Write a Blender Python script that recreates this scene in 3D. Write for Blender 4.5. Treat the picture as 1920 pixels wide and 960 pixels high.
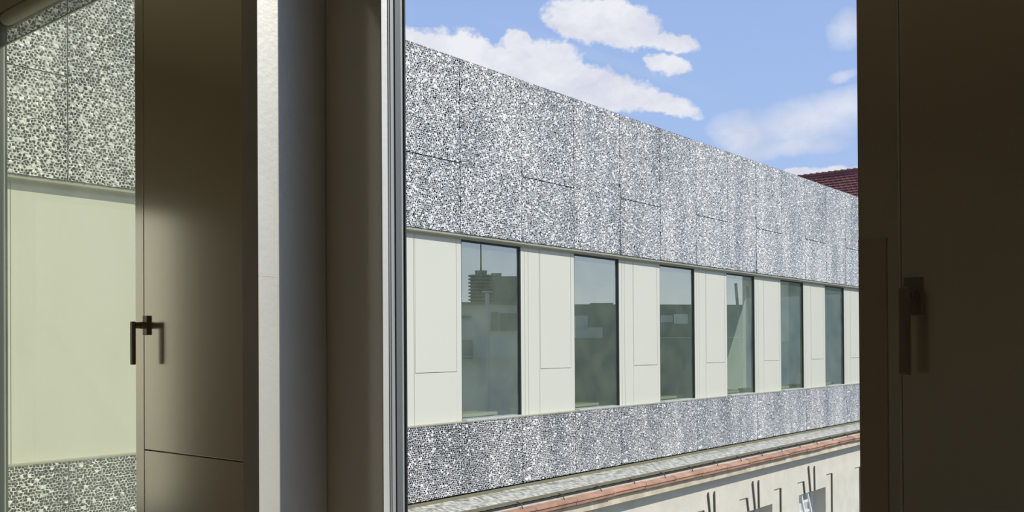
import bpy, bmesh, math, random
from mathutils import Vector, Matrix
for o in list(bpy.data.objects): bpy.data.objects.remove(o)
S = bpy.context.scene; C = S.collection
R = random.Random(7)
H = 1.70            # eye height above the room's floor; every z below is measured from the eye, + H
# World axes: X runs along the opposite facade, Y runs towards it, Z is up. The window wall of the room is the plane X = 1.78.

# ---------------------------------------------------------------- camera
YAW, PITCH, ROLL = math.radians(39.389), .0065, .0062
cam = bpy.data.cameras.new('camera'); co = bpy.data.objects.new('camera', cam); C.objects.link(co)
cam.sensor_fit = 'HORIZONTAL'; cam.sensor_width = 36; cam.lens = 36 * 1750 / 1920
cam.shift_y = 160.5 / 1920; cam.clip_start = .02; cam.clip_end = 2000
fwd = Vector((math.cos(YAW) * math.cos(PITCH), math.sin(YAW) * math.cos(PITCH), math.sin(PITCH)))
rgt = Vector((math.sin(YAW), -math.cos(YAW), 0)); up = rgt.cross(fwd)
c_, s_ = math.cos(ROLL), math.sin(ROLL)
r2 = rgt * c_ - up * s_; u2 = rgt * s_ + up * c_
M = Matrix((r2, u2, -fwd)).transposed().to_4x4(); M.translation = (0, 0, H)
co.matrix_world = M
S.camera = co

# ---------------------------------------------------------------- exposure
S.view_settings.view_transform = 'Standard'; S.view_settings.look = 'None'
S.view_settings.exposure = 0.0; S.view_settings.gamma = 1; S.view_settings.use_curve_mapping = False

# ---------------------------------------------------------------- sun
SUN = Vector((.573 * .766, -.819 * .766, .643)).normalized()
sl = bpy.data.lights.new('sun', 'SUN'); sl.energy = 4.1; sl.angle = math.radians(.55); sl.color = (1, .955, .875)
so = bpy.data.objects.new('sun', sl); C.objects.link(so); so.location = (5, -5, 30)
so.rotation_euler = SUN.to_track_quat('Z', 'Y').to_euler()

# ---------------------------------------------------------------- sky with clouds
def pxdir(x, y):
    "direction in the world of a point of the photograph (1920 x 960)"
    u = (x - 960) / 1750; v = -(y - 640.5) / 1750
    return (fwd + r2 * u + u2 * v).normalized()
W = bpy.data.worlds.new('sky'); S.world = W; W.use_nodes = True
nt = W.node_tree; nt.nodes.clear(); L = nt.links
def nd(t, **k):
    n = nt.nodes.new(t)
    for a, b in k.items(): setattr(n, a, b)
    return n
def put(sock, v):
    if hasattr(v, 'is_output'): L.new(v, sock)
    else: sock.default_value = v
def mt(op, a, b=None, c=None, clamp=False):
    n = nd('ShaderNodeMath', operation=op); n.use_clamp = clamp
    for i, v in enumerate((a, b, c)):
        if v is not None: put(n.inputs[i], v)
    return n.outputs[0]
def vdot(a, v):
    n = nd('ShaderNodeVectorMath', operation='DOT_PRODUCT'); L.new(a, n.inputs[0]); n.inputs[1].default_value = v
    return n.outputs['Value']
def ramp(f, pts, interp='LINEAR'):
    n = nd('ShaderNodeValToRGB'); n.color_ramp.interpolation = interp; L.new(f, n.inputs[0]); e = n.color_ramp.elements
    while len(e) < len(pts): e.new(.5)
    for i, (p, col) in enumerate(pts): e[i].position = p; e[i].color = (*col, 1)
    return n.outputs[0]
def mixc(f, a, b):
    n = nd('ShaderNodeMix', data_type='RGBA'); put(n.inputs[0], f); put(n.inputs[6], a); put(n.inputs[7], b); return n.outputs[2]
def noise(v, sc, det, rough=.5, dist=0, off=(0, 0, 0), col=False, squash=(1, 1, 1)):
    m = nd('ShaderNodeMapping'); L.new(v, m.inputs[0]); m.inputs['Location'].default_value = off; m.inputs['Scale'].default_value = squash
    n = nd('ShaderNodeTexNoise'); L.new(m.outputs[0], n.inputs['Vector']); n.inputs['Scale'].default_value = sc
    n.inputs['Detail'].default_value = det; n.inputs['Roughness'].default_value = rough; n.inputs['Distortion'].default_value = dist
    return n.outputs['Color'] if col else n.outputs[0]
geo = nd('ShaderNodeTexCoord'); D = geo.outputs['Generated']
sep = nd('ShaderNodeSeparateXYZ'); L.new(D, sep.inputs[0]); zz = sep.outputs[2]
# gentle warp of the directions so that the cloud edges billow
wn = noise(D, 9, 5, .6, col=True)
ws = nd('ShaderNodeVectorMath', operation='SUBTRACT'); L.new(wn, ws.inputs[0]); ws.inputs[1].default_value = (.5, .5, .5)
wm = nd('ShaderNodeVectorMath', operation='SCALE'); L.new(ws.outputs[0], wm.inputs[0]); wm.inputs['Scale'].default_value = .045
wa = nd('ShaderNodeVectorMath', operation='ADD'); L.new(D, wa.inputs[0]); L.new(wm.outputs[0], wa.inputs[1]); DW = wa.outputs[0]
CLOUDS = [  # a bank of fair-weather clouds: centre and half sizes seen from the window, tilt
    (795, 95, 70, 42, 20), (870, 105, 75, 50, 22), (972, 78, 30, 24, 10), (960, 140, 100, 46, 20), (1060, 150, 110, 46, 18),
    (1040, 105, 60, 30, 12), (1150, 170, 110, 38, 18), (1240, 197, 75, 24, 14),
    (1085, 35, 62, 44, 8), (1160, 45, 88, 42, 16), (1245, 75, 66, 20, 16), (1250, 118, 46, 22, 14)]
WISPS = [(1500, 232, 135, 55, -6), (1575, 200, 80, 45, 0), (1480, 275, 110, 24, 0), (1400, 245, 70, 40, 20), (1595, 55, 45, 42, 30), (1585, 140, 40, 16, 0)]
def field(vec, blobs):
    acc = None
    for x, y, rx, ry, t in blobs:
        c = pxdir(x, y); t = math.radians(t); h = 4
        ux = (pxdir(x + h, y) - pxdir(x - h, y)) / (2 * h); uy = (pxdir(x, y + h) - pxdir(x, y - h)) / (2 * h)
        px = ux.length; ux = ux.normalized(); uy = uy.normalized()
        e1 = (ux * math.cos(t) + uy * math.sin(t)) / (rx * px); e2 = (-ux * math.sin(t) + uy * math.cos(t)) / (ry * px)
        e1 -= c * e1.dot(c); e2 -= c * e2.dot(c)
        p = vdot(vec, e1); q = vdot(vec, e2)
        v = mt('MULTIPLY_ADD', q, q, mt('MULTIPLY', p, p))
        v = mt('SUBTRACT', 1, v)
        acc = v if acc is None else mt('SMOOTH_MAX', acc, v, .25)
    return acc
front = mt('GREATER_THAN', vdot(D, pxdir(1200, 200)), .6)
n1 = noise(D, 22, 9, .62, .2, squash=(1, 1, 1.6)); n2 = noise(D, 7, 8, .6, .3, off=(3, 1, 5), squash=(1, 1, 1.8))
n3 = noise(D, 70, 6, .65, 0, off=(2, 2, 2))
f1 = mt('ADD', field(DW, CLOUDS), mt('ADD', mt('MULTIPLY', mt('SUBTRACT', n1, .5), 2.6), mt('MULTIPLY', mt('SUBTRACT', n3, .5), 1.3)))
f1 = mt('MULTIPLY', mt('MULTIPLY', mt('SUBTRACT', f1, -.05), 2.2, clamp=True), front, clamp=True)
f2 = mt('ADD', field(DW, WISPS), mt('MULTIPLY', mt('SUBTRACT', n2, .5), 2.4))
f2 = mt('MULTIPLY', mt('MULTIPLY', mt('SUBTRACT', f2, -.1), .75, clamp=True), front, clamp=True)
f2 = mt('MULTIPLY', f2, .85)
low = field(DW, [(1575, 328, 75, 22, -2), (1500, 325, 40, 12, 0)])
f3 = mt('MULTIPLY', mt('MULTIPLY', mt('ADD', low, mt('MULTIPLY', mt('SUBTRACT', n1, .5), 1.4)), 3, clamp=True), front, clamp=True)
# the same kind of clouds all round the rest of the sky
glob = mt('MULTIPLY', mt('SUBTRACT', noise(D, 3.6, 9, .62, .3, off=(1.3, .4, 0), squash=(1, 1, 2.2)), .535), 7, clamp=True)
away = mt('SUBTRACT', 1, mt('MULTIPLY', mt('SUBTRACT', vdot(D, pxdir(1200, 200)), .84), 12, clamp=True))
glob = mt('MULTIPLY', glob, away)
# one faint streak painted into the sky for a ghost reflection in the pane
a0, a1 = pxdir(880, 25), pxdir(1390, 195); nrm = a0.cross(a1).normalized()
dist = mt('ABSOLUTE', mt('ADD', vdot(D, nrm), mt('MULTIPLY', mt('SUBTRACT', n1, .5), .003)))
tr = mt('MULTIPLY', mt('SUBTRACT', .0062, dist), 400, clamp=True)
mid = (a0 + a1).normalized()
tr = mt('MULTIPLY', tr, mt('MULTIPLY', mt('SUBTRACT', vdot(D, mid), mid.dot(a0)), 60, clamp=True))
tr = mt('MULTIPLY', tr, .12)
dens = mt('MAXIMUM', mt('MAXIMUM', f1, f2), mt('MAXIMUM', f3, glob)); dens = mt('MAXIMUM', dens, tr)
dens = mt('SMOOTHSTEP' if False else 'MULTIPLY', dens, .96)
blue = ramp(mt('MULTIPLY', zz, 1.0), [(0, (.86, .90, .93)), (.085, (.64, .75, .92)), (.18, (.40, .555, .89)), (.42, (.31, .455, .83)), (1, (.14, .24, .6))])
shade = ramp(noise(D, 16, 6, .6, .3, off=(7, 2, 1), squash=(1, 1, 1.7)), [(.35, (.70, .71, .84)), (.62, (.90, .90, .965))])
skyc = mixc(dens, blue, shade)
gnd = mt('MULTIPLY', mt('ADD', zz, .01), 40, clamp=True)
skyc = mixc(gnd, (.16, .16, .15, 1), skyc)
bg = nd('ShaderNodeBackground'); L.new(skyc, bg.inputs[0]); bg.inputs[1].default_value = 1.0
wo = nd('ShaderNodeOutputWorld'); L.new(bg.outputs[0], wo.inputs[0])

# ---------------------------------------------------------------- materials
def srgb(r, g, b):
    f = lambda c: (c / 255) / 12.92 if c <= 10 else (((c / 255) + .055) / 1.055) ** 2.4
    return (f(r), f(g), f(b))
def mat(name, col, rough=.5, metal=0, ior=1.5, vary=0, nscale=8, bump=0, bscale=40, rnd=0, col2=None, stretch=(1, 1, 1), coat=0, world=False):
    m = bpy.data.materials.new(name); m.use_nodes = True; t = m.node_tree; b = t.nodes['Principled BSDF']; l = t.links
    b.inputs['Roughness'].default_value = rough; b.inputs['Metallic'].default_value = metal; b.inputs['IOR'].default_value = ior
    b.inputs['Coat Weight'].default_value = coat; b.inputs['Coat Roughness'].default_value = .08
    tc = t.nodes.new('ShaderNodeTexCoord'); mp = t.nodes.new('ShaderNodeMapping'); l.new((t.nodes.new('ShaderNodeNewGeometry').outputs['Position'] if world else tc.outputs['Object']), mp.inputs[0]); mp.inputs['Scale'].default_value = stretch
    n = t.nodes.new('ShaderNodeTexNoise'); l.new(mp.outputs[0], n.inputs['Vector']); n.inputs['Scale'].default_value = nscale; n.inputs['Detail'].default_value = 2 if name == 'flashing_painted_reflection' else 6
    mx = t.nodes.new('ShaderNodeMix'); mx.data_type = 'RGBA'
    c2 = col2 or tuple(c * (1 - vary) for c in col)
    mx.inputs[6].default_value = (*col, 1); mx.inputs[7].default_value = (*c2, 1)
    rp = t.nodes.new('ShaderNodeValToRGB'); rp.color_ramp.elements[0].position = .35; rp.color_ramp.elements[1].position = .65
    l.new(n.outputs[0], rp.inputs[0]); l.new(rp.outputs[0], mx.inputs[0]); out = mx.outputs[2]
    if rnd:
        oi = t.nodes.new('ShaderNodeObjectInfo'); hs = t.nodes.new('ShaderNodeHueSaturation'); ma = t.nodes.new('ShaderNodeMath'); ma.operation = 'MULTIPLY_ADD'
        l.new(oi.outputs['Random'], ma.inputs[0]); ma.inputs[1].default_value = rnd; ma.inputs[2].default_value = 1 - rnd
        l.new(ma.outputs[0], hs.inputs['Value']); l.new(out, hs.inputs['Color']); out = hs.outputs[0]
    l.new(out, b.inputs['Base Color'])
    if bump:
        n2 = t.nodes.new('ShaderNodeTexNoise'); l.new(mp.outputs[0], n2.inputs['Vector']); n2.inputs['Scale'].default_value = bscale; n2.inputs['Detail'].default_value = 5
        bp = t.nodes.new('ShaderNodeBump'); bp.inputs['Strength'].default_value = bump; bp.inputs['Distance'].default_value = .01
        l.new(n2.outputs[0], bp.inputs['Height']); l.new(bp.outputs[0], b.inputs['Normal'])
    return m
def glass(name, tint, refl, gcol=(1, 1, 1), haze=0, hazecol=(1, 1, 1), rough=0.0, front=False):
    "thin pane: tinted transparency, fresnel-weighted reflection, a little dust and painted haze"
    m = bpy.data.materials.new(name); m.use_nodes = True; t = m.node_tree; t.nodes.clear(); l = t.links
    tr = t.nodes.new('ShaderNodeBsdfTransparent'); tr.inputs[0].default_value = (*tint, 1)
    gl = t.nodes.new('ShaderNodeBsdfGlossy'); gl.inputs['Roughness'].default_value = rough; gl.inputs[0].default_value = (*gcol, 1)
    fr = t.nodes.new('ShaderNodeLayerWeight'); fr.inputs[0].default_value = .35
    ma = t.nodes.new('ShaderNodeMath'); ma.operation = 'MULTIPLY_ADD'; l.new(fr.outputs['Fresnel'], ma.inputs[0]); ma.inputs[1].default_value = 1 - refl; ma.inputs[2].default_value = refl; ma.use_clamp = True
    if refl < .1: ma.inputs[1].default_value = .12
    gm = t.nodes.new('ShaderNodeNewGeometry'); mb = t.nodes.new('ShaderNodeMath'); mb.operation = 'SUBTRACT'; mb.inputs[0].default_value = 1; l.new(gm.outputs['Backfacing'], mb.inputs[1])
    ml = t.nodes.new('ShaderNodeMath'); ml.operation = 'MULTIPLY'; l.new(ma.outputs[0], ml.inputs[0]); l.new(mb.outputs[0], ml.inputs[1]); ma = ml   # a pane reflects once, at the face it is entered through
    mx = t.nodes.new('ShaderNodeMixShader'); l.new(ma.outputs[0], mx.inputs[0]); l.new(tr.outputs[0], mx.inputs[1]); l.new(gl.outputs[0], mx.inputs[2]); out = mx.outputs[0]
    if haze:
        df = t.nodes.new('ShaderNodeBsdfDiffuse' if front else 'ShaderNodeBsdfTranslucent'); df.inputs[0].default_value = (*hazecol, 1)
        tc = t.nodes.new('ShaderNodeTexCoord'); n = t.nodes.new('ShaderNodeTexNoise'); n.inputs['Scale'].default_value = 2.2; n.inputs['Detail'].default_value = 3
        l.new(tc.outputs['Object'], n.inputs['Vector'])
        mu = t.nodes.new('ShaderNodeMath'); mu.operation = 'MULTIPLY'; l.new(n.outputs[0], mu.inputs[0]); mu.inputs[1].default_value = haze * 2
        m2 = t.nodes.new('ShaderNodeMixShader'); l.new(mu.outputs[0], m2.inputs[0]); l.new(out, m2.inputs[1]); l.new(df.outputs[0], m2.inputs[2]); out = m2.outputs[0]
    o = t.nodes.new('ShaderNodeOutputMaterial'); l.new(out, o.inputs[0]); return m

M_PAINT = mat('satin_beige_paint', (.66, .60, .47), .14, ior=2.1, bump=.03, bscale=90)
M_FLAP = mat('anodised_flap', (.84, .77, .62), .18, metal=.8)
M_PAINTW = mat('pale_metallic_paint', (.72, .72, .67), .38, metal=.4, bump=.05, bscale=60, vary=.04)
M_PLASTER = mat('room_plaster', (.62, .57, .46), .9, bump=.05)
M_FLOORW = mat('oak_floor', (.50, .34, .18), .35, vary=.3, stretch=(1, 12, 1))
M_ALU_L = mat('light_anodised_aluminium', (.42, .43, .43), .35, metal=.3)
M_ALU_D = mat('grey_aluminium', (.15, .165, .165), .4, metal=.2)
M_ALU_M = mat('mid_grey_aluminium', (.27, .28, .285), .4, metal=.2)
M_GASKET = mat('black_gasket', (.015, .016, .02), .6)
M_HANDLE = mat('brushed_steel_handle', (.33, .285, .225), .3, metal=.5)
M_BLIND = mat('blind_tube', (.72, .70, .56), .35)
M_FOAM = mat('aluminium_foam', (.95, .94, .91), .35, metal=0, rnd=.08, col2=(.70, .715, .71), nscale=1.9, stretch=(1.2, 1, .3), world=True)
M_PORE = mat('pore_shade_black', (.018, .018, .02), .9)  # black paints the shade inside the open foam cells
M_DARK = mat('dark_substructure', (.03, .03, .028), .9)
M_BEIGE = mat('beige_facade_panel', (.655, .655, .56), .38, vary=.02, nscale=.7)
M_RAIL = mat('olive_beige_rail', (.36, .36, .27), .45)
M_SILL = mat('light_grey_sill', (.50, .52, .50), .4)
M_FRAMEW = mat('dark_frame', (.1, .1, .09), .5)
M_FRAME = mat('anthracite_window_frame', (.04, .045, .045), .5)
M_OLIVE = mat('olive_trim', (.17, .16, .10), .6)
M_FLASH = mat('flashing_painted_reflection', (.93, .92, .81), .3, metal=.25, bump=.05, bscale=14, vary=.7, nscale=13, stretch=(1.5, .7, 1))  # mottled colour paints the broken reflection of the foam
M_TERRA = mat('terracotta', (.56, .315, .21), .75, vary=.35, nscale=4, rnd=.2, bump=.1)
M_STONE = mat('weathered_cornice_stone', (.72, .65, .47), .9, col2=(.50, .44, .31), nscale=3, bump=.3, bscale=30, rnd=.08)
M_RENDER = mat('old_lime_render', (.68, .65, .55), .95, col2=(.60, .575, .48), nscale=2.2, bump=.35, bscale=18)
M_SHADOWLINE = mat('shadow_line_olive', (.16, .15, .11), .9)  # dark olive carries the shade of the thin lines on the render
M_HOOK = mat('rusty_iron', (.09, .075, .06), .7)
M_WHITE = mat('white_window_paint', (.78, .80, .80), .4)
M_WOOD = mat('yellow_desk_top', (.97, .78, .16), .4, vary=.15, stretch=(1, 8, 1))
M_EDGE = mat('pale_desk_edge', (.93, .92, .72), .5)
M_GREY = mat('grey_interior', (.42, .48, .44), .8)
M_CARPET = mat('office_carpet', (.22, .25, .23), .95)
M_TILE = mat('red_roof_tile', (.33, .12, .10), .7, vary=.35, nscale=2.5, rnd=.15)
M_CONC = mat('pale_city_render', (.60, .66, .60), .9, vary=.15, nscale=.3)
M_CONCD = mat('dark_city_cladding', (.22, .28, .25), .8, vary=.2, nscale=.3)
M_ASPH = mat('courtyard_paving', (.20, .20, .19), .95, vary=.2, nscale=1)
G_MAIN = glass('clear_pane', (.99, .995, .985), .012)
G_LEFT = glass('greenish_pane', (.84, .85, .75), .02, haze=.08, hazecol=(.9, .93, .8))
G_FAC = glass('facade_glazing', (.94, .97, .94), .44, (.98, 1.0, .96), haze=.06, hazecol=(.70, .80, .52), front=True)  # greenish haze is painted in to lift the dim reflections
G_SCR = bpy.data.materials.new('screen_fabric'); G_SCR.use_nodes = True
_t = G_SCR.node_tree; _b = _t.nodes['Principled BSDF']; _b.inputs['Base Color'].default_value = (.75, .75, .66, 1); _b.inputs['Roughness'].default_value = .9; _b.inputs['Alpha'].default_value = .42

# ---------------------------------------------------------------- helpers
def bx(bm, x0, x1, y0, y1, z0, z1, mi=0):
    "axis-aligned box, z measured from the eye"
    v = [bm.verts.new((x, y, z + H)) for x in (x0, x1) for y in (y0, y1) for z in (z0, z1)]
    for f in ((0, 1, 3, 2), (4, 6, 7, 5), (0, 4, 5, 1), (2, 3, 7, 6), (0, 2, 6, 4), (1, 5, 7, 3)):
        bm.faces.new([v[i] for i in f]).material_index = mi
def prism(bm, pts, axis, t0, t1, mi=0):
    "extrude a profile: axis 'x' takes (y,z) points, axis 'y' takes (x,z), axis 'z' takes (x,y)"
    def P(p, t):
        if axis == 'x': return (t, p[0], p[1] + H)
        if axis == 'y': return (p[0], t, p[1] + H)
        return (p[0], p[1], t + H)
    a = [bm.verts.new(P(p, t0)) for p in pts]; b = [bm.verts.new(P(p, t1)) for p in pts]; n = len(pts)
    for f in [a, b[::-1]] + [[a[i], b[i], b[(i + 1) % n], a[(i + 1) % n]] for i in range(n)]:
        bm.faces.new(f).material_index = mi
def tube(bm, p0, p1, r, seg=12, r1=None, mi=0):
    p0 = Vector(p0) + Vector((0, 0, H)); p1 = Vector(p1) + Vector((0, 0, H)); d = (p1 - p0).normalized()
    u = d.orthogonal().normalized(); w = d.cross(u); r1 = r if r1 is None else r1
    A = [bm.verts.new(p0 + (u * math.cos(6.28318 * i / seg) + w * math.sin(6.28318 * i / seg)) * r) for i in range(seg)]
    B = [bm.verts.new(p1 + (u * math.cos(6.28318 * i / seg) + w * math.sin(6.28318 * i / seg)) * r1) for i in range(seg)]
    for f in [A[::-1], B] + [[A[i], A[(i + 1) % seg], B[(i + 1) % seg], B[i]] for i in range(seg)]:
        bm.faces.new(f).material_index = mi
def obar(bm, p0, p1, w, h, top0, mi=0): pass
def obj(name, bm, mats, parent=None, bevel=0, smooth=False, fix=True):
    if fix: bmesh.ops.recalc_face_normals(bm, faces=bm.faces[:])
    if bevel:
        bmesh.ops.bevel(bm, geom=bm.edges[:], offset=bevel, segments=2, affect='EDGES', profile=.6, clamp_overlap=True)
    me = bpy.data.meshes.new(name); bm.to_mesh(me); bm.free()
    for m in (mats if isinstance(mats, (list, tuple)) else [mats]): me.materials.append(m)
    if smooth:
        for p in me.polygons: p.use_smooth = True
    o = bpy.data.objects.new(name, me); C.objects.link(o)
    if parent:
        o.parent = parent; o.matrix_parent_inverse = Matrix.Translation(-parent.location)
    return o
def box(name, x0, x1, y0, y1, z0, z1, m, parent=None, bevel=0):
    bm = bmesh.new(); bx(bm, x0, x1, y0, y1, z0, z1); return obj(name, bm, m, parent, bevel)
def empty(name, loc=(0, 0, 0)):
    o = bpy.data.objects.new(name, None); C.objects.link(o); o.location = (loc[0], loc[1], loc[2] + H); o.empty_display_size = .1; return o
def tag(o, label, cat, group=None):
    o['label'] = label; o['category'] = cat
    if group: o['group'] = group
    return o
def struct(o): o['kind'] = 'structure'; return o
def bmnew(): return bmesh.new()

# ================================================================ THE ROOM
XW = 1.78; XO = 1.868            # inner and outer face of the light window wall
ZF, ZC = -1.70, 1.62             # floor and ceiling
SILL, HEAD = -1.03, 1.52
PIT = 2.645
YL, YR, XB = 4.95, -3.2, -4.2    # side walls and back wall of the room
struct(box('floor', XB, XW + .09, YR, YL, ZF - .2, ZF, M_FLOORW))
struct(box('ceiling', XB - .1, XO, YR - .1, YL + .1, ZC, ZC + .25, M_PLASTER))
struct(box('wall_back', XB - .1, XB, YR - .1, YL + .1, ZF, ZC, M_PLASTER))
bm = bmnew()
for q in ((XB, .55, ZF, ZC), (1.55, XO, ZF, ZC), (.55, 1.55, .83, ZC)): bx(bm, q[0], q[1], YL, YL + .1, q[2], q[3])
struct(obj('wall_left', bm, M_PLASTER))
dw = empty('window_4', (.55, YL, ZF)); struct(dw)  # unseen window, added for the bright patch mirrored in the left flap
for q in ((.55, .58, ZF, .83), (1.52, 1.55, ZF, .83), (.58, 1.52, .79, .83), (.58, 1.52, ZF, ZF + .04)): box('frame_profile', q[0], q[1], YL + .02, YL + .08, q[2], q[3], M_FRAMEW, dw)
box('pane', .58, 1.52, YL + .04, YL + .046, ZF + .04, .79, G_MAIN, dw)
struct(box('trim_60', -9, 1.5, 8.7, 9.3, -14, 3.2, M_BEIGE))  # unseen pale wall, added to catch sun for that mirrored patch
struct(box('wall_right', XB, XO, YR - .1, YR, ZF, ZC, M_PLASTER))
wins = [(.612 - PIT, 1.93 - PIT), (.612, 1.93), (.612 + PIT, 1.93 + PIT)]
FL = .795                         # width of a flap
# window wall: parapet, lintel and the piers between the openings
bm = bmnew(); bx(bm, XW, XO, YR, YL, ZF, SILL); obj('wall_front', bm, M_PAINT)['kind'] = 'structure'
bm = bmnew(); bx(bm, XW, XO, YR, YL, HEAD, ZC); struct(obj('trim_1', bm, M_PAINT))
pier_m = []
def pier(n, y0, y1, z0=SILL, z1=HEAD, x0=XW):
    return struct(box('trim_%d' % n, x0, XO, y0, y1, z0, z1, M_PAINT))
pier(2, 1.93, 2.385 + .0); pier(3, wins[0][1], wins[0][1] + .455); pier(4, wins[2][1], YL)
pier(5, YR, wins[0][0])
# narrow frame strips beside the flaps and the fixed panels under them
for k, (w0, w1) in enumerate(wins[1:]):
    y1 = w0; yf = y1 - .075 if k == 0 else y1 - .058; y0 = w0 - FL - .075
    n = 6 + 3 * k
    struct(box('trim_%d' % n, XW, XO, yf + .003, y1, SILL, HEAD, M_FLAP))
    ylo = 2.385 if k == 1 else wins[0][1] + .455
    struct(box('trim_%d' % (n + 1), XW, XO - .01, ylo, yf - .003, SILL, -.366, M_FLAP))
    struct(box('trim_%d' % (n + 2), XW + .03, XO - .012, ylo, yf + .003, -.366, HEAD, M_PAINT))
    struct(box('trim_%d' % (n + 30), XW - .0008, XW + .02, yf - .0015, yf + .0025, SILL, HEAD, M_PAINTW))
    # the flap itself
    t = empty('window_flap', (XW, yf, SILL))
    tag(t, ['dark brown flap right of the wide view, seen almost face-on with handle at mid height',
            'olive flap at left between green glass and pale fin, handle mirrored in it'][k], 'window flap', 'opaque opening flaps of the window wall')
    box('flap_leaf', XW, XW + .03, ylo + .003, yf - .002, -.362, HEAD - .003, M_FLAP, t, bevel=.0015)
    yc = [.513, 3.176][k]; zc = .089
    rs = box('handle_rosette', XW - .010, XW, yc - .0155, yc + .0155, zc - .035, zc + .035, M_HANDLE, t, bevel=.0018); rs['label'] = 'brushed metal handle plate'
    bm = bmnew(); tube(bm, (XW - .010, yc, zc), (XW - .030, yc, zc), .0125, 24); tube(bm, (XW - .03, yc, zc), (XW - .034, yc, zc), .0105, 24)
    tube(bm, (XW - .034, yc, zc), (XW - .05, yc, zc), .0115, 24)
    nk = obj('handle_neck', bm, M_HANDLE, rs, smooth=False)
    lv = box('handle_lever', XW - .062, XW - .048, yc - .0095, yc + .0095, zc - .142, zc + .0135, M_HANDLE, rs, bevel=.004); lv['label'] = 'brushed metal lever hanging straight down'
    lv2 = rs
# dark reflection painted as a thin strip on the frame right of the opening
cs = box('dark_reflection', XW - .004, XW, .560, .6115, SILL, .2, mat('dark_reflection_brown', (.46, .41, .31), .3, ior=1.6), None, bevel=.001)
tag(cs, 'darker brown narrow painted reflection on the frame edge, left of the right-hand handle', 'painted reflection')
# sunlit jamb and window profiles of the openings
def window(n, y0, y1, g):
    t = empty('window_%d' % n, (XW, y0, SILL)); t['kind'] = 'structure'
    # frame profile: nested strips along the left jamb (y1) and, mirrored, the right jamb (y0)
    prof = [(1.780, 1.803, 0, M_PAINTW), (1.803, 1.808, .002, M_ALU_M), (1.808, 1.812, -.002, M_GASKET), (1.812, 1.827, .001, M_ALU_L), (1.827, 1.848, .005, M_ALU_D), (1.848, 1.861, .002, M_ALU_L), (1.861, 1.866, .007, M_GASKET)]
    for i, (a, b, d, m) in enumerate(prof):
        f = box('frame_profile', a, b, y1 - .004 - d, y1 + .0005, SILL, HEAD, m, t)
        if i in (1, 3, 4, 5): box('frame_profile', a, b, y0, y0 + .004 + d, SILL, HEAD, m, t)
    box('head_profile', 1.80, 1.862, y0 + .006, y1 - .007, HEAD - .03, HEAD, M_ALU_M, t)
    box('sill_profile', 1.80, 1.862, y0 + .006, y1 - .007, SILL, SILL + .03, M_ALU_M, t)
    p = box('pane', 1.846, 1.852, y0 + .004, y1 - .006, SILL + .03, HEAD - .03, g, t)
    return t
window(1, *wins[2], G_LEFT); window(2, *wins[1], G_MAIN); window(3, *wins[0], G_MAIN)
for i, (w0, w1) in enumerate(wins):
    s_o = box('window_sill', 1.52, XW, w0 - .02, min(w1 + .02, 2.16 if i == 1 else 99), SILL - .03, SILL, M_PAINTW, None, bevel=.003)
    tag(s_o, ['white window board under the rightmost window', 'white window board under the wide central window', 'white window board under the green-tinted left window'][i], 'window sill', 'window boards')
# fins standing out from the wall, one per bay
for i, y in enumerate((2.168, 2.168 - PIT)):
    e = struct(box('trim_%d' % (20 + 2 * i), 1.542, XW - .001, y, y + .075, .2035, ZC - .001, M_PAINTW))
    e = struct(box('trim_%d' % (21 + 2 * i), 1.542, XW - .001, y, y + .075, ZF, .2015, M_PAINTW))
bm = bmnew(); tube(bm, (XW - .0015, 2.1675, ZF), (XW - .0015, 2.1675, ZC), .0022, 8)
struct(obj('trim_30', bm, M_ALU_L))
for i, y in enumerate((2.168, 2.168 - PIT)): struct(box('trim_%d' % (50 + i), 1.5425, XW - .001, y - .0004, y + .075, .2015, .2035, M_PAINTW))
# roller blind in the left window
t = empty('roller_blind', (1.80, 3.27, 1.50)); tag(t, 'rolled-up beige blind with translucent strip at the top of the left window', 'blind')
bm = bmnew(); tube(bm, (1.795, 3.262, 1.487), (1.795, 4.40, 1.487), .028, 24); obj('blind_tube', bm, M_BLIND, t, smooth=False)
box('blind_cassette', 1.785, 1.84, 3.262, 4.56, 1.512, 1.56, M_BLIND, t, bevel=.003)
bm = bmnew(); tube(bm, (1.795, 4.40, 1.487), (1.795, 4.415, 1.487), .031, 24); tube(bm, (1.795, 4.415, 1.487), (1.795, 4.54, 1.487), .008, 12); obj('end_cap', bm, M_ALU_D, t)
box('blind_fabric', 1.8215, 1.8225, 3.27, 4.56, 1.395, 1.50, G_SCR, t)
box('bottom_bar', 1.818, 1.826, 3.27, 4.56, 1.392, 1.396, M_SILL, t)
# outer skin of our own wing beyond the windows
own = empty('own_wing', (XO, 0, -1)); own['kind'] = 'structure'
struct(own)
box('wing_wall', 1.55, XO, YL + .1, 8.55, -16, 2.9, M_BEIGE, own)
box('parapet_cladding', XO, XO + .12, YR, 8.5, 1.62, 2.9, M_SILL, own)
box('spandrel_cladding', XO, XO + .10, YR, 8.5, -2.2, -1.08, M_SILL, own)
box('wing_roof', -4.4, XO, YR - .1, YL + .15, 1.87, 2.1, M_DARK, own)
box('lower_wing', -4.2, XO, YR, 8.5, -16, -2.2, M_SILL, own)

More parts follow.
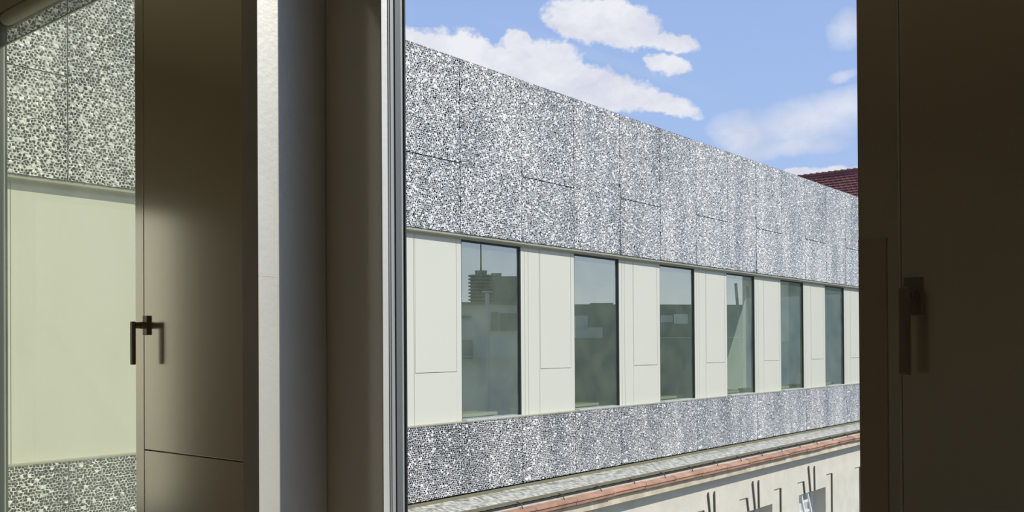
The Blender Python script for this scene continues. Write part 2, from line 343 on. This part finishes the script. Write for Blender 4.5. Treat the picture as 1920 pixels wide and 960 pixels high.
# ================================================================ ALUMINIUM FOAM PANELS
def foam_mesh(name, w, h, seed, cell=.033, closed=.17, lo=.58, hi=.86):
    rr = random.Random(seed)
    dx = cell; dz = cell * .80
    cols = int(w / dx); rows = int(h / dz); dx = w / cols; dz = h / rows
    verts = []; faces = []; mi = []; vid = {}
    def vert(i, j):                       # brick-like hex lattice: vertices on row lines
        k = (i, j)
        if k in vid: return vid[k]
        x = i * dx / 2; z = j * dz
        edge = x <= 0 or x >= w
        if not edge: x += rr.uniform(-.3, .3) * dx * .75
        if 0 < j < rows: z += rr.uniform(-.38, .38) * dz
        else: z += (rr.uniform(-.5, .15) if j == rows else rr.uniform(-.15, .5)) * dz * .5
        x = min(max(x, 0), w)
        verts.append((x, rr.uniform(-.009, .005), z)); vid[k] = len(verts) - 1
        return vid[k]
    for j in range(rows):
        off = j % 2
        i = -1 if off else 0
        while i < 2 * cols:
            l = max(i, 0); r = min(i + 2, 2 * cols); m_ = i + 1
            ring = [vert(l, j)] + ([vert(m_, j)] if l < m_ < r else []) + [vert(r, j), vert(r, j + 1)] + ([vert(m_, j + 1)] if l < m_ < r else []) + [vert(l, j + 1)]
            i += 2
            n = len(ring); cx = sum(verts[v][0] for v in ring) / n; cz = sum(verts[v][2] for v in ring) / n
            u = rr.random()
            if u < closed:                    # closed cell: a shallow dimple
                c = len(verts); verts.append((cx, rr.uniform(-.014, .010), cz))
                for q in range(n): faces.append((ring[q], ring[(q + 1) % n], c)); mi.append(0)
                continue
            sh = rr.uniform(lo, hi); ox = rr.uniform(-.12, .12) * dx; oz = rr.uniform(-.12, .12) * dz
            a = len(verts)
            for v in ring:
                s2 = sh * rr.uniform(.82, 1.12)
                verts.append((cx + ox + (verts[v][0] - cx) * s2, verts[v][1] * .5 + rr.uniform(.0, .007), cz + oz + (verts[v][2] - cz) * s2))
            b = len(verts); dp = rr.uniform(.008, .016)
            for v in range(n):      # the strut flares back and then the cell opens into the dark cavity behind
                p = verts[a + v]; verts.append((cx + ox + (p[0] - cx - ox) * 1.08, dp, cz + oz + (p[2] - cz - oz) * 1.08))
            for q in range(n):
                q2 = (q + 1) % n
                faces.append((ring[q], ring[q2], a + q2, a + q)); mi.append(0)
                faces.append((a + q, a + q2, b + q2, b + q)); mi.append(0)
    me = bpy.data.meshes.new(name)
    # rim all round so that the slab has thickness
    b0 = len(verts); verts += [(0, .045, 0), (w, .045, 0), (w, .045, h), (0, .045, h), (0, 0, 0), (w, 0, 0), (w, 0, h), (0, 0, h)]
    for f in ((0, 1, 5, 4), (1, 2, 6, 5), (2, 3, 7, 6), (3, 0, 4, 7), (3, 2, 1, 0)): faces.append(tuple(b0 + q for q in f)); mi.append(1)
    me.from_pydata(verts, [], faces); me.materials.append(M_FOAM); me.materials.append(M_PORE)
    me.polygons.foreach_set('material_index', mi); me.update()
    return me
FP = 1.3335; FX0 = 9.378
ZT, ZJ, ZB, ZLT, ZLB = 3.95, 2.522, 1.565, -1.02, -1.985
G_ = .009
fm_full = [foam_mesh('foam_panel', FP - G_, ZT - ZB, s) for s in (1, 2)]
fm_up = [foam_mesh('foam_panel', FP - G_, ZT - ZJ - G_ / 2, s) for s in (3,)]
fm_lo = [foam_mesh('foam_panel', FP - G_, ZJ - ZB - G_ / 2, s) for s in (4,)]
fm_base = [foam_mesh('foam_panel', FP - G_, ZLT - ZLB, s, closed=.06, lo=.76, hi=.93) for s in (5, 6)]
office = empty('office_building', (9.4, 8.66, -2)); tag(office, 'modern building across the courtyard, metal foam cladding around a strip of tall windows', 'building')
def foam(me, x, z):
    o = bpy.data.objects.new('foam_panel', me); C.objects.link(o); o.parent = office
    o.matrix_parent_inverse = Matrix.Translation(-office.location); o.location = (x, 8.60 + R.uniform(-.002, .002), z + H)
    return o
for k in range(-6, 15):
    x = FX0 + k * FP + G_ / 2
    if k % 2 == 0:
        foam(fm_full[(k // 2) % 2], x, ZB)
    if k % 2:
        foam(fm_up[0], x, ZJ + G_ / 2); foam(fm_lo[0], x, ZB)
    foam(fm_base[k % 2], x, ZLB)
x0f, x1f = 1.90, FX0 + 15 * FP
box('backing_wall', x0f, x1f, 8.648, 8.80, ZB + .01, ZT - .02, M_DARK, office)
box('spandrel_backing', x0f, x1f, 8.648, 8.80, ZLB + .01, ZLT - .012, M_DARK, office)
box('roof', x0f, x1f, 8.80, 20, ZT - .6, ZT - .35, M_CONCD, office)
# rail under the foam and sills under the window band
bm = bmnew(); prism(bm, [(8.612, 1.562), (8.725, 1.562), (8.725, 1.50), (8.655, 1.50), (8.655, 1.515), (8.612, 1.53)], 'x', x0f, x1f)
obj('head_rail', bm, M_RAIL, office)
YP = 8.705
YG = 8.73
W0 = 9.509; WW = 1.306; WP = 2.673
box('sill_rail', x0f, x1f, 8.605, 8.72, -1.02, -1.006, M_RAIL, office)
def facade_panels(xa, xb, flap):
    "the opaque panels between two windows, each its own piece with 7 mm joints"
    g = .0035; ln = xb - xa
    if flap:
        c = [0, .066, .130, .328, .345, .925, 1.0]
        cs_ = [xa + ln * q for q in c]
        for i in range(6):
            if i == 4: continue
            box('facade_panel', cs_[i] + g, cs_[i + 1] - g, YP, YP + .03, -1.006, 1.50, M_BEIGE, office)
        box('flap_panel', cs_[4] + g, cs_[5] - g, YP, YP + .03, -.322, 1.50, M_BEIGE, office)
        box('facade_panel', cs_[4] - g, cs_[5] + g, YP + .0005, YP + .03, -1.006, -.329, M_BEIGE, office)
    else:
        box('facade_panel', xa + g, xb - g, YP, YP + .03, -1.006, 1.50, M_BEIGE, office)
    box('panel_backing', xa, xb, YP + .031, YP + .09, -1.006, 1.51, M_DARK, office)
facade_panels(x0f, 3.583, False); facade_panels(3.583, 5.478, False)
for k in range(-2, 6):
    xa = W0 + (k) * WP + WW; xb = W0 + (k + 1) * WP
    facade_panels(xa, xb, True) if k > -2 else facade_panels(5.478, xb, False)
    if k == 5: continue
facade_panels(W0 + 5 * WP + WW + WP, x1f, False)
for k in range(-1, 7):
    xa = W0 + k * WP; xb = xa + WW
    f = empty('window', (xa, YG, -1.0)); f.parent = office; f.matrix_parent_inverse = Matrix.Translation(-office.location)
    bm = bmnew()
    for a in ((xa, xa + .012, YG - .02, YG + .05, -1.0, 1.50), (xb - .014, xb, YG - .02, YG + .05, -1.0, 1.50), (xa + .012, xb - .014, YG + .008, YG + .05, -1.0, -.992), (xa, xb, YG - .01, YG + .05, 1.475, 1.50)): bx(bm, *a)
    obj('window_frame', bm, M_FRAME, f)
    box('window_glass', xa + .012, xb - .014, YG + .01, YG + .012, -.992, 1.475, G_FAC, f)
    box('outer_sill', xa, xb, 8.61, YG + .008, -1.008, -.994, M_SILL, f)
# office interior
box('office_floor', x0f, x1f, 8.81, 14, -1.9, -1.72, M_CARPET, office)
box('office_ceiling', x0f, x1f, 8.81, 14, 1.62, 1.8, M_GREY, office)
box('office_back_wall', x0f, x1f, 13.9, 14, -1.72, 1.62, M_GREY, office)
box('parapet_inside', x0f, x1f, 8.75, 8.83, -1.72, -1.015, M_GREY, office)
# desks behind the glass
pos = ['leftmost visible window', 'second visible window', 'third visible window', 'fourth visible window', 'fifth visible window', 'last visible window']
def desk(x, lab):
    t = empty('desk', (x, 9.3, -1.72)); tag(t, 'desk with yellow top and pale edge inside the ' + lab + ' of the facade', 'desk', 'desks behind the facade glass')
    xe = x + .97
    box('desk_top', x - .9, xe, 8.955, 9.36, -.972, -.944, M_WOOD, t)
    box('desk_edge', x - .9, xe + .004, 8.945, 8.955, -.985, -.940, M_EDGE, t)
    box('side_panel', xe - .05, xe, 8.96, 9.34, -1.72, -.973, M_SILL, t); box('side_panel', x - .9, x - .87, 8.96, 9.34, -1.72, -.973, M_SILL, t)
    box('modesty_panel', x - .87, xe - .05, 9.0, 9.02, -1.4, -.975, M_GREY, t)
    box('pedestal', xe + .006, xe + .32, 8.99, 9.36, -1.72, -.95, M_SILL, t)
for k in range(6): desk(W0 + k * WP + .05, pos[k])

# sloping zinc flashing under the foam
js = [x0f, 4.8, 8.31, 11.835, 15.36, 18.88, 22.4, x1f]
for i in range(len(js) - 1):
    bm = bmnew(); prism(bm, [(8.60, -2.050), (8.60, -2.06), (8.05, -2.130), (8.05, -2.083), (8.062, -2.083), (8.07, -2.108)], 'x', js[i] + .004, js[i + 1] - .004)
    obj('flashing_sheet', bm, M_FLASH, office)
box('flashing_rim', x0f, x1f, 8.035, 8.049, -2.120, -2.080, M_OLIVE, office)
box('dim_band', x0f, x1f, 8.597, 8.64, -2.06, -2.008, M_OLIVE, office)  # dark band under the foam, its dimness painted in the olive
box('recess_backing', x0f, x1f, 8.66, 8.8, -2.1, ZLB + .005, M_DARK, office)

# ================================================================ OLD RENDERED BUILDING BELOW
old = empty('plastered_building', (9, 8.16, -14)); tag(old, 'old cream plastered building below the foam cladding, with stone cornice and terracotta edge', 'building')
YO = 8.16; XE = 34; XS = 1.9; ZG = -16
box('wall_top', XS, XE, YO - .12, 8.62, -2.40, -2.14, M_DARK, old)
bays = [(15.70, 16.80), (17.34, 18.43), (19.83, 21.39), (24.2, 25.6), (27, 28.4)]
bays0 = [(4.0, 5.2), (7.0, 8.2), (10, 11.2), (12.8, 13.9)]
allb = bays0 + bays; ZO = -3.28; ZW = -5.1
bm = bmnew(); cur = XS
for a, b in allb:
    bx(bm, cur, a, YO, 8.6, ZG, -2.40); bx(bm, a, b, YO, 8.6, ZO, -2.40); bx(bm, a, b, YO, 8.6, ZG, ZW); cur = b
bx(bm, cur, XE, YO, 8.6, ZG, -2.40); obj('render_wall', bm, M_RENDER, old, fix=False)
# stone cornice blocks
x = XS; i = 0
while x < XE:
    ln = 1.9 + .25 * math.sin(i * 2.1); xe = min(x + ln, XE)
    bm = bmnew(); prism(bm, [(YO + .02, -2.46), (YO - .16, -2.434), (YO - .20, -2.434), (YO - .20, -2.318), (YO - .17, -2.300), (YO - .17, -2.28), (YO + .02, -2.28)], 'x', x + .003, xe - .003)
    obj('cornice_stone', bm, M_STONE, old); x = xe; i += 1
# terracotta edge tiles and iron hooks
x = 11.078 - .952 * 9; k = 0
while x < 30:
    dy = R.uniform(-.008, .008); dz = R.uniform(-.006, .006)
    pf = [(7.985, -2.176), (7.90, -2.196), (7.868, -2.212), (7.862, -2.232), (7.880, -2.240), (7.885, -2.285), (7.90, -2.296), (7.985, -2.27)]
    bm = bmnew(); prism(bm, [(p + dy, q + dz) for p, q in pf], 'x', x + .008, x + .952 - .008); obj('edge_tile', bm, M_TERRA, old)
    bm = bmnew(); prism(bm, [(p + dy - .006, q + dz) for p, q in pf], 'x', x + .925, x + .958); obj('tile_overlap', bm, M_TERRA, old)
    bm = bmnew(); xx = x + .70
    tube(bm, (xx, 8.06, -2.10), (xx, 7.97, -2.12), .008, 6); tube(bm, (xx, 7.97, -2.12), (xx + .01, 7.93, -2.20), .008, 6); obj('iron_hook', bm, M_HOOK, old)
    x += .952; k += 1
box('gutter_bed', XS, XE, 7.975, 8.06, -2.30, -2.168, mat('pale_mortar', (.66, .62, .5), .9, vary=.3), old)
# thin dark strips on the render, standing in for slanting shadow lines
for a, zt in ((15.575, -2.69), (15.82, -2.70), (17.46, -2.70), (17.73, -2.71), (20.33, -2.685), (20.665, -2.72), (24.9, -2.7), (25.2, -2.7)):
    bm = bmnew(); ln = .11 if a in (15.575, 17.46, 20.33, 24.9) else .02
    prism(bm, [(a, zt - .03), (a + .024, zt), (a + .026 + ln, ZO + .0), (a + ln, ZO + .0)], 'y', YO - .03, YO + .01); obj('shadow_rib', bm, M_SHADOWLINE, old)
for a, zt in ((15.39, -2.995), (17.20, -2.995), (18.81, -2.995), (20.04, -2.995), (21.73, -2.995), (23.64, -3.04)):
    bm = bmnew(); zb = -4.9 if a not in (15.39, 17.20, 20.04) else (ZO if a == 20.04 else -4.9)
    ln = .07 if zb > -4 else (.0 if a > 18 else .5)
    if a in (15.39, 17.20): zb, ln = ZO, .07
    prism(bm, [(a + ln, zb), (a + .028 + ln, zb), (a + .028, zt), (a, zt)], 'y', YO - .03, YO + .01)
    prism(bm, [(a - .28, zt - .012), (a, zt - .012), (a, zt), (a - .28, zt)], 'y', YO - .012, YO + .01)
    obj('shadow_moulding', bm, M_SHADOWLINE, old)
# windows of the old building
for i, (a, b) in enumerate(allb):
    f = empty('window', (a, 8.5, ZW)); f.parent = old; f.matrix_parent_inverse = Matrix.Translation(-old.location)
    bm = bmnew(); 
    for q in ((a, a + .07), ((a + b) / 2 - .04, (a + b) / 2 + .04), (b - .07, b)): bx(bm, q[0], q[1], 8.46, 8.53, ZW, ZO)
    bx(bm, a, b, 8.462, 8.528, ZO - .07, ZO); bx(bm, a, b, 8.462, 8.528, ZW, ZW + .07); bx(bm, a, b, 8.462, 8.528, -3.85, -3.79)
    obj('window_frame', bm, M_WHITE, f)
    box('window_glass', a + .05, b - .05, 8.50, 8.503, ZW, ZO, M_GREY, f)
    box('window_board', a, b, 8.56, 8.6, ZW, ZO, M_WHITE, f)
    if i == 6:   # a white casement standing open and leaning out
        bm = bmnew()
        for (x0_, x1_, w_) in ((20.05, 20.35, .06), (20.40, 20.74, .05)):
            prism(bm, [(x0_, ZO + .01), (x0_ + w_, ZO + .01), (x1_ + w_, -4.0), (x1_, -4.0)], 'y', 8.20, 8.24)
        bx(bm, 20.12, 20.46, 8.205, 8.235, -3.50, -3.45); bx(bm, 20.3, 20.7, 8.205, 8.235, -4.02, -3.96)
        obj('open_casement', bm, M_WHITE, f)
# ================================================================ RED TILED ROOF BEYOND
rf = empty('tiled_roof_house', (46.2, 16, -10)); tag(rf, 'house with dark red tiled roof and scalloped ridge behind the far end of the facade', 'house')
XR_, ZR_ = 46.3, 8.62; pitch = math.radians(43); ya, yb = 6.0, 24.0
n = 34; c_l = .23
bm = bmnew()
for i in range(n):
    s0 = i * c_l; s1 = (i + 1) * c_l + .05
    P = lambda s, off: (XR_ - s * math.cos(pitch) - off * math.sin(pitch), ZR_ - s * math.sin(pitch) + off * math.cos(pitch))
    prism(bm, [P(s0, -.03), P(s0, .0), P(s1, .05), P(s1, .015)], 'y', ya, yb)
    y = ya + (.12 if i % 2 else 0)
    while y < yb - .25:      # little rolls of the tiles
        p0, p1 = P(s0, .0), P(s1, .055)
        prism(bm, [P(s0, .0), P(s0, .012), P(s1, .066), P(s1, .05)], 'y', y, y + .07); y += .25
ro = obj('roof_tiles', bm, M_TILE, rf, fix=False); ro['kind'] = 'stuff'
bm = bmnew(); prism(bm, [(XR_ - 5.6, ZR_ - 5.3), (XR_, ZR_ - .06), (XR_ + 5.6, ZR_ - 5.3)], 'y', ya + .1, yb - .1); obj('roof_deck', bm, M_TILE, rf)
y = ya
base = None
while y < yb:
    if base is None:
        bm = bmnew(); tube(bm, (XR_, y, ZR_ - .0), (XR_, y + .36, ZR_ + .03), .10, 10, .135); base = obj('ridge_tile', bm, M_TILE, rf, smooth=False); y0r = y
    else:
        o = base.copy(); C.objects.link(o); o.location = (0, y - y0r, 0)
    y += .315
box('house_wall', XR_ - 5.2, XR_ + 5.2, ya + .3, yb - .3, -16, ZR_ - 5.2, M_CONC, rf)

# ================================================================ CITY BEHIND US, SEEN IN THE FACADE'S GLASS
def rp(x, y, Z):
    "the place whose mirror image in the facade glass is seen towards photo point (x, y) at depth Z"
    d = pxdir(x, y); d = d / d.dot(fwd) * Z
    return Vector((d.x, 2 * YG - d.y, d.z))
def slab(name, xa, xb, ytop, Z, depth, m, parent=None, zbot=-16, Z2=None, ybot=None):
    "box with its lit-side front between two such places, going back by depth"
    p = rp(xa, ytop, Z); q = rp(xb, ytop, Z2 or Z); zt = (p.z + q.z) / 2
    zb = zbot if ybot is None else rp(xa, ybot, Z).z
    d = (q - p); d.z = 0; nrm = Vector((d.y, -d.x, 0)).normalized()
    if nrm.dot(Vector((p.x, p.y - 2 * YG, 0))) < 0 and False: nrm = -nrm
    c = (p + q) / 2
    if (Vector((c.x, c.y, 0)) + nrm - Vector((10, 8, 0))).length < (Vector((c.x, c.y, 0)) - Vector((10, 8, 0))).length: nrm = -nrm
    bm = bmnew(); pts = [(p.x, p.y), (q.x, q.y), (q.x + nrm.x * depth, q.y + nrm.y * depth), (p.x + nrm.x * depth, p.y + nrm.y * depth)]
    prism(bm, pts, 'z', zb, zt); return obj(name, bm, m, parent)
def reflthing(name, label, cat, x, Z):
    p = rp(x, 640, Z); t = empty(name, (p.x, p.y, -14)); tag(t, label, cat); return t
t = reflthing('tower', 'ribbed round tower with mast, mirrored in the leftmost visible window', 'tower', 902, 170)
c = rp(902, 516, 170); zt = c.z; rad = 2.15
bm = bmnew(); tube(bm, (c.x, c.y, -16), (c.x, c.y, zt), rad * .9, 24); obj('tower_core', bm, M_CONCD, t)
z = zt - .25
while z > zt - 5.5:
    bm = bmnew(); tube(bm, (c.x, c.y, z), (c.x, c.y, z + .22), rad * 1.08, 24); obj('floor_ring', bm, M_CONCD, t); z -= .62
bm = bmnew(); tube(bm, (c.x, c.y, zt), (c.x, c.y, zt + .8), 1.0, 16, 1.15); obj('crown', bm, M_CONCD, t)
bm = bmnew(); tube(bm, (c.x, c.y, zt + .7), (c.x, c.y, zt + 10), .17, 8, .07); obj('mast', bm, M_HOOK, t)
t = reflthing('office_block', 'dark flat-roofed block beside the mirrored ribbed tower', 'building', 950, 175)
slab('block_wall', 916, 985, 518, 175, 8, M_CONCD, t); slab('roof_box', 921, 940, 512, 176, 4, M_CONCD, t)
t = reflthing('pale_apartment_block', 'pale building with dark windows below the mirrored tower', 'building', 930, 75)
slab('block_wall', 850, 1035, 569, 75, 8, M_CONC, t)
slab('roof_edge', 850, 1035, 566, 74.7, 8, M_CONCD, t, ybot=570)
for xa, xb, y0, y1 in ((866, 884, 592, 596), (866, 886, 637, 672), (921, 934, 585, 619), (939, 955, 587, 619), (958, 972, 588, 619)):
    slab('window', xa, xb, y0, 74.8, .1, M_CONCD, t, ybot=y1)
slab('ledge', 850, 1035, 668, 74, .6, M_SILL, t, ybot=670)
bm = bmnew(); p = rp(914, 560, 73); tube(bm, (p.x, p.y, -16), (p.x, p.y, rp(914, 548, 73).z), .16, 10); tube(bm, (p.x, p.y, rp(914, 548, 73).z), (p.x, p.y, rp(914, 546, 73).z), .4, 10)
tag(obj('lamp_post', bm, M_SILL), 'slim pale mast in front of the mirrored pale building', 'mast')
t = reflthing('long_dark_building', 'long dark roofline mirrored across the second, third and fourth windows', 'building', 1240, 90)
slab('block_wall', 1058, 1450, 571, 88, 10, M_CONCD, t, Z2=92)
slab('roof_lump', 1108, 1150, 568, 89, 4, M_CONCD, t)
slab('lower_roof', 1058, 1450, 633, 80, 5, M_CONCD, t, Z2=84); slab('ledge', 1190, 1450, 632, 79, .5, M_SILL, t, ybot=634)
slab('roof_window', 1241, 1262, 591, 86, .5, M_SILL, t, ybot=604); slab('roof_window', 1266, 1290, 589, 86, .5, M_CONC, t, ybot=607)
slab('chimney_stack', 1079, 1102, 592, 82, 2, M_CONC, t); slab('parapet_block', 1079, 1130, 614, 81, 2, M_CONC, t)
for i, (xa, ya_, xb, yb_) in enumerate(((1380, 531, 1393, 690), (1402, 537, 1412, 690))):
    p, q = rp(xa, ya_, 55), rp(xb, yb_, 55)
    bm = bmnew(); tube(bm, (q.x, q.y, q.z - .0), tuple(p), .09, 8)
    tag(obj('leaning_pole', bm, M_CONCD), ['left of two dark leaning poles mirrored in the fourth window', 'right of two dark leaning poles mirrored in the fourth window'][i], 'pole', 'leaning poles')
t = reflthing('tall_dark_building', 'tall dark building mirrored in the fifth and last visible windows', 'building', 1560, 60)
slab('block_wall', 1478, 1800, 400, 60, 12, M_CONCD, t); slab('corner_bay', 1465, 1480, 640, 58, 3, M_CONCD, t)
# courtyard
struct(box('trim_40', XO, 120, -90, 60, -16.2, -16, M_ASPH))
